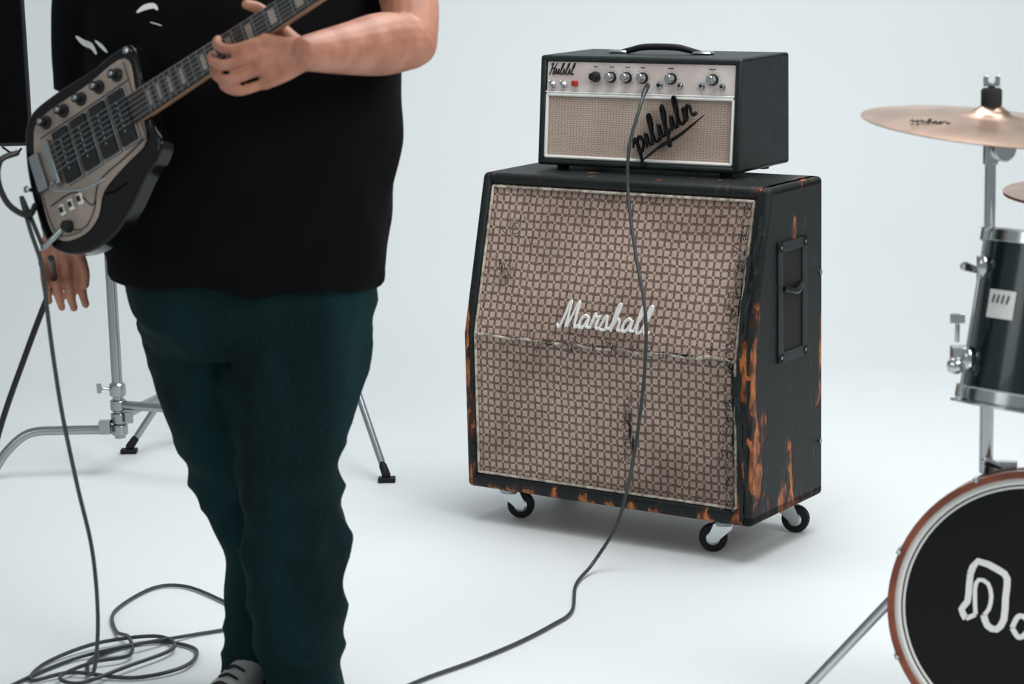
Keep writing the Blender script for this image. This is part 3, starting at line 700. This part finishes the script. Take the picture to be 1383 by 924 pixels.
# ------------------------------------------------------------------ cymbal + tom on the centre post
px_,py_=.826,3.92
cs=empty('crash_cymbal')
b=B(); b.cyl((px_,py_,.475),(px_,py_,.80),.0122); b.cyl((px_,py_,.80),(px_,py_,1.045),.0095); b.cyl((px_,py_,1.045),(px_,py_,1.150),.004)
b.lathe([(.016,0),(.018,.004),(.018,.03),(.014,.034)],(px_,py_,.79),(0,0,1),20); 
b.lathe([(.020,-.016),(.022,-.012),(.022,.012),(.020,.016)],(px_+.016,py_-.01,1.045),(.3,-1,0),20); b.lathe([(.008,-.03),(.008,.0)],(px_+.016,py_-.02,1.045),(.3,-1,0),12); b.box((px_,py_,1.043),(.022,.022,.05))
b.lathe([(.006,0),(.008,.01),(.003,.012)],(px_,py_,1.148),(0,0,1),10); b.box((px_-.010,py_,1.160),(.008,.005,.018)); b.box((px_+.010,py_,1.160),(.008,.005,.018))
b.build('post','chrome',cs,bevel=.001)
b=B(); b.lathe([(.016,0),(.018,.006),(.018,.03),(.015,.034)],(px_,py_,1.114),(0,0,1),20); b.lathe([(.014,-.02),(.016,0)],(px_,py_,1.092),(0,0,1),20); b.build('felts','felt',cs)
axc=V((.100,-.060,1)).normalized()
b=B(); b.lathe([(.006,.018),(.018,.016),(.030,.008),(.036,.003),(.08,-.002),(.14,-.008),(.19,-.014),(.219,-.020),(.219,-.0215),(.19,-.0155),(.08,-.0035),(.036,.0015),(.006,.0165)],(px_,py_,1.102),axc,72,cap=False); b.build('cymbal_disc','bronze',cs)
b=B(); qc=V((0,0,1)).rotation_difference(axc)
script(b,'inlin',lambda x,z:V((px_,py_,1.102))+qc@V((-.155+x,-.095+z*1.2,-.0045-abs(-.155+x)*.02)),.03,.0012,.2,1.2); b.build('cymbal_logo','rubber',cs)
tm=empty('rack_tom')
tb=V((.866,3.770,.628)); tt=V((.915,3.812,.898)); ta=(tt-tb).normalized(); Lt=(tt-tb).length; rt=.119
b=B(); b.lathe([(rt,.0),(rt,Lt),(rt-.008,Lt),(rt-.008,0)],tb,ta,64,cap=False); b.build('shell','drum',tm)
b=B()
for h_ in(-.004,Lt-.016): b.lathe([(rt+.002,h_),(rt+.006,h_),(rt+.006,h_+.02),(rt+.010,h_+.022),(rt+.002,h_+.022)],tb,ta,64,cap=False)
b.lathe([(rt+.002,-.012),(rt+.012,-.012),(rt+.012,-.008),(rt+.004,-.006),(rt+.004,.0)],tb,ta,64,cap=False)
q=V((0,0,1)).rotation_difference(ta)
for i in range(6):
    a=math.radians(15+60*i); d=q@V((math.cos(a),math.sin(a),0))
    p=tb+d*(rt+.010); b.cyl(p,p+ta*Lt,.0028,n=8)
    for h_ in(.05,Lt-.07): b.ball(tb+d*(rt+.006)+ta*(h_+.01),(.011,.011,.02),10,8)
    b.ball(p-ta*.002,.007,8,6)
pm=V((px_,py_,.835)); b.box(pm,(.035,.04,.045)); b.cyl(pm,(.885,3.85,.80),.012,n=14); b.sweep([pm+V((-.02,-.01,0)),pm+V((-.045,-.02,.01))],[.006,.009],n=8,res=1,rnd=True)
d=q@V((-1,-.12,0)); p=tb+d*(rt+.014)+ta*.06
b.box(p,(.026,.03,.04)); b.sweep([p+V((-.006,-.01,.03)),p+V((-.006,-.012,.062))],[.004,.004],n=8,res=1); b.box(p+V((-.006,-.012,.070)),(.024,.006,.016)); b.ball(p+V((-.008,-.01,-.01)),.015,10,8)
b.build('chrome_hardware','chrome',tm,bevel=.001)
b=B(); b.lathe([(.001,Lt+.003),(rt-.002,Lt+.002)],tb,ta,48); b.lathe([(.001,.0),(rt-.002,.001)],tb,ta,48); b.build('drumheads','white',tm)
def lab(a,h_,r_): return tb+q@V((math.cos(a)*r_,math.sin(a)*r_,0))+ta*h_
a0,a1=math.radians(206),math.radians(232)
b=B();v=[];n_=8
for i in range(n_+1):
    a=a0+(a1-a0)*i/n_; v+=[lab(a,.135,rt+.0012),lab(a,.182,rt+.0012)]
b.add(v,[(2*i,2*i+2,2*i+3,2*i+1) for i in range(n_)]); b.build('maker_label','white',tm)
b=B()
for i in range(4): 
    a=a0+(a1-a0)*(.2+.18*i); b.sweep([lab(a,.160,rt+.0018),lab(a+.02,.174,rt+.0018)],.0016,n=4,res=1)
b.build('label_lettering','blackplastic',tm)
hh_=empty('hi_hat')
hx,hy_=1.082,4.16
b=B()
b.lathe([(.004,.012),(.02,.010),(.028,0),(.10,-.006),(.178,-.014),(.178,-.0155),(.028,-.002)],(hx,hy_,.946),(0.02,-.04,1),64,cap=False)
b.lathe([(.004,-.03),(.02,-.028),(.028,-.018),(.10,-.013),(.178,-.006),(.178,-.0075),(.028,-.02)],(hx,hy_,.934),(0.02,-.04,1),64,cap=False); b.build('cymbals','bronze',hh_)
b=B(); b.cyl((hx,hy_,.20),(hx,hy_,.86),.011); b.cyl((hx,hy_,.05),(hx,hy_,1.08),.0035,n=8)
for i in range(3):
    a=math.radians(30+120*i); b.cyl((hx,hy_,.34),(hx+.2*math.cos(a),hy_+.2*math.sin(a),.012),.007,n=10)
b.build('stand','chrome',hh_)
# ------------------------------------------------------------------ lights
w=bpy.data.worlds.new('studio'); scene.world=w; w.use_nodes=True
bg=w.node_tree.nodes['Background']; bg.inputs[0].default_value=(.90,.965,1,1); bg.inputs[1].default_value=.33
def area(name,loc,tgt,size,power,col=(1,1,1),sy=None):
    l=bpy.data.lights.new(name,'AREA'); l.energy=power; l.color=col; l.size=size
    if sy: l.shape='RECTANGLE'; l.size_y=sy
    o=bpy.data.objects.new(name,l); o.location=loc; o.rotation_euler=(V(tgt)-V(loc)).to_track_quat('-Z','Y').to_euler(); bpy.context.collection.objects.link(o)
area('softbox_overhead',(.7,5.2,3.4),(.5,5.6,0),2.4,104,(.97,.99,1),2.0)
area('softbox_key',(2.2,2.2,2.8),(0,5.4,.6),1.4,64,(1,.98,.955))
area('softbox_fill',(-2.8,1.6,2.4),(-.2,5,.8),1.6,18,(.93,.98,1))
# ------------------------------------------------------------------ camera
cam=bpy.data.cameras.new('camera'); co=bpy.data.objects.new('camera',cam); bpy.context.collection.objects.link(co)
f=3107.8; cam.sensor_width=36; cam.lens=36*f/1383; cam.clip_end=60
p=.1897; r=.0249
fw=V((0,math.cos(p),-math.sin(p))); up=V((0,math.sin(p),math.cos(p))); rt_=V((1,0,0))
cr,sr=math.cos(r),math.sin(r)
x_=rt_*cr-up*sr; y_=rt_*sr+up*cr; z_=-fw
m=Matrix((x_,y_,z_)).transposed().to_4x4(); m.translation=V((0,0,1.4817)); co.matrix_world=m
cam.dof.use_dof=True; cam.dof.focus_distance=5.45; cam.dof.aperture_fstop=5.6
scene.camera=co
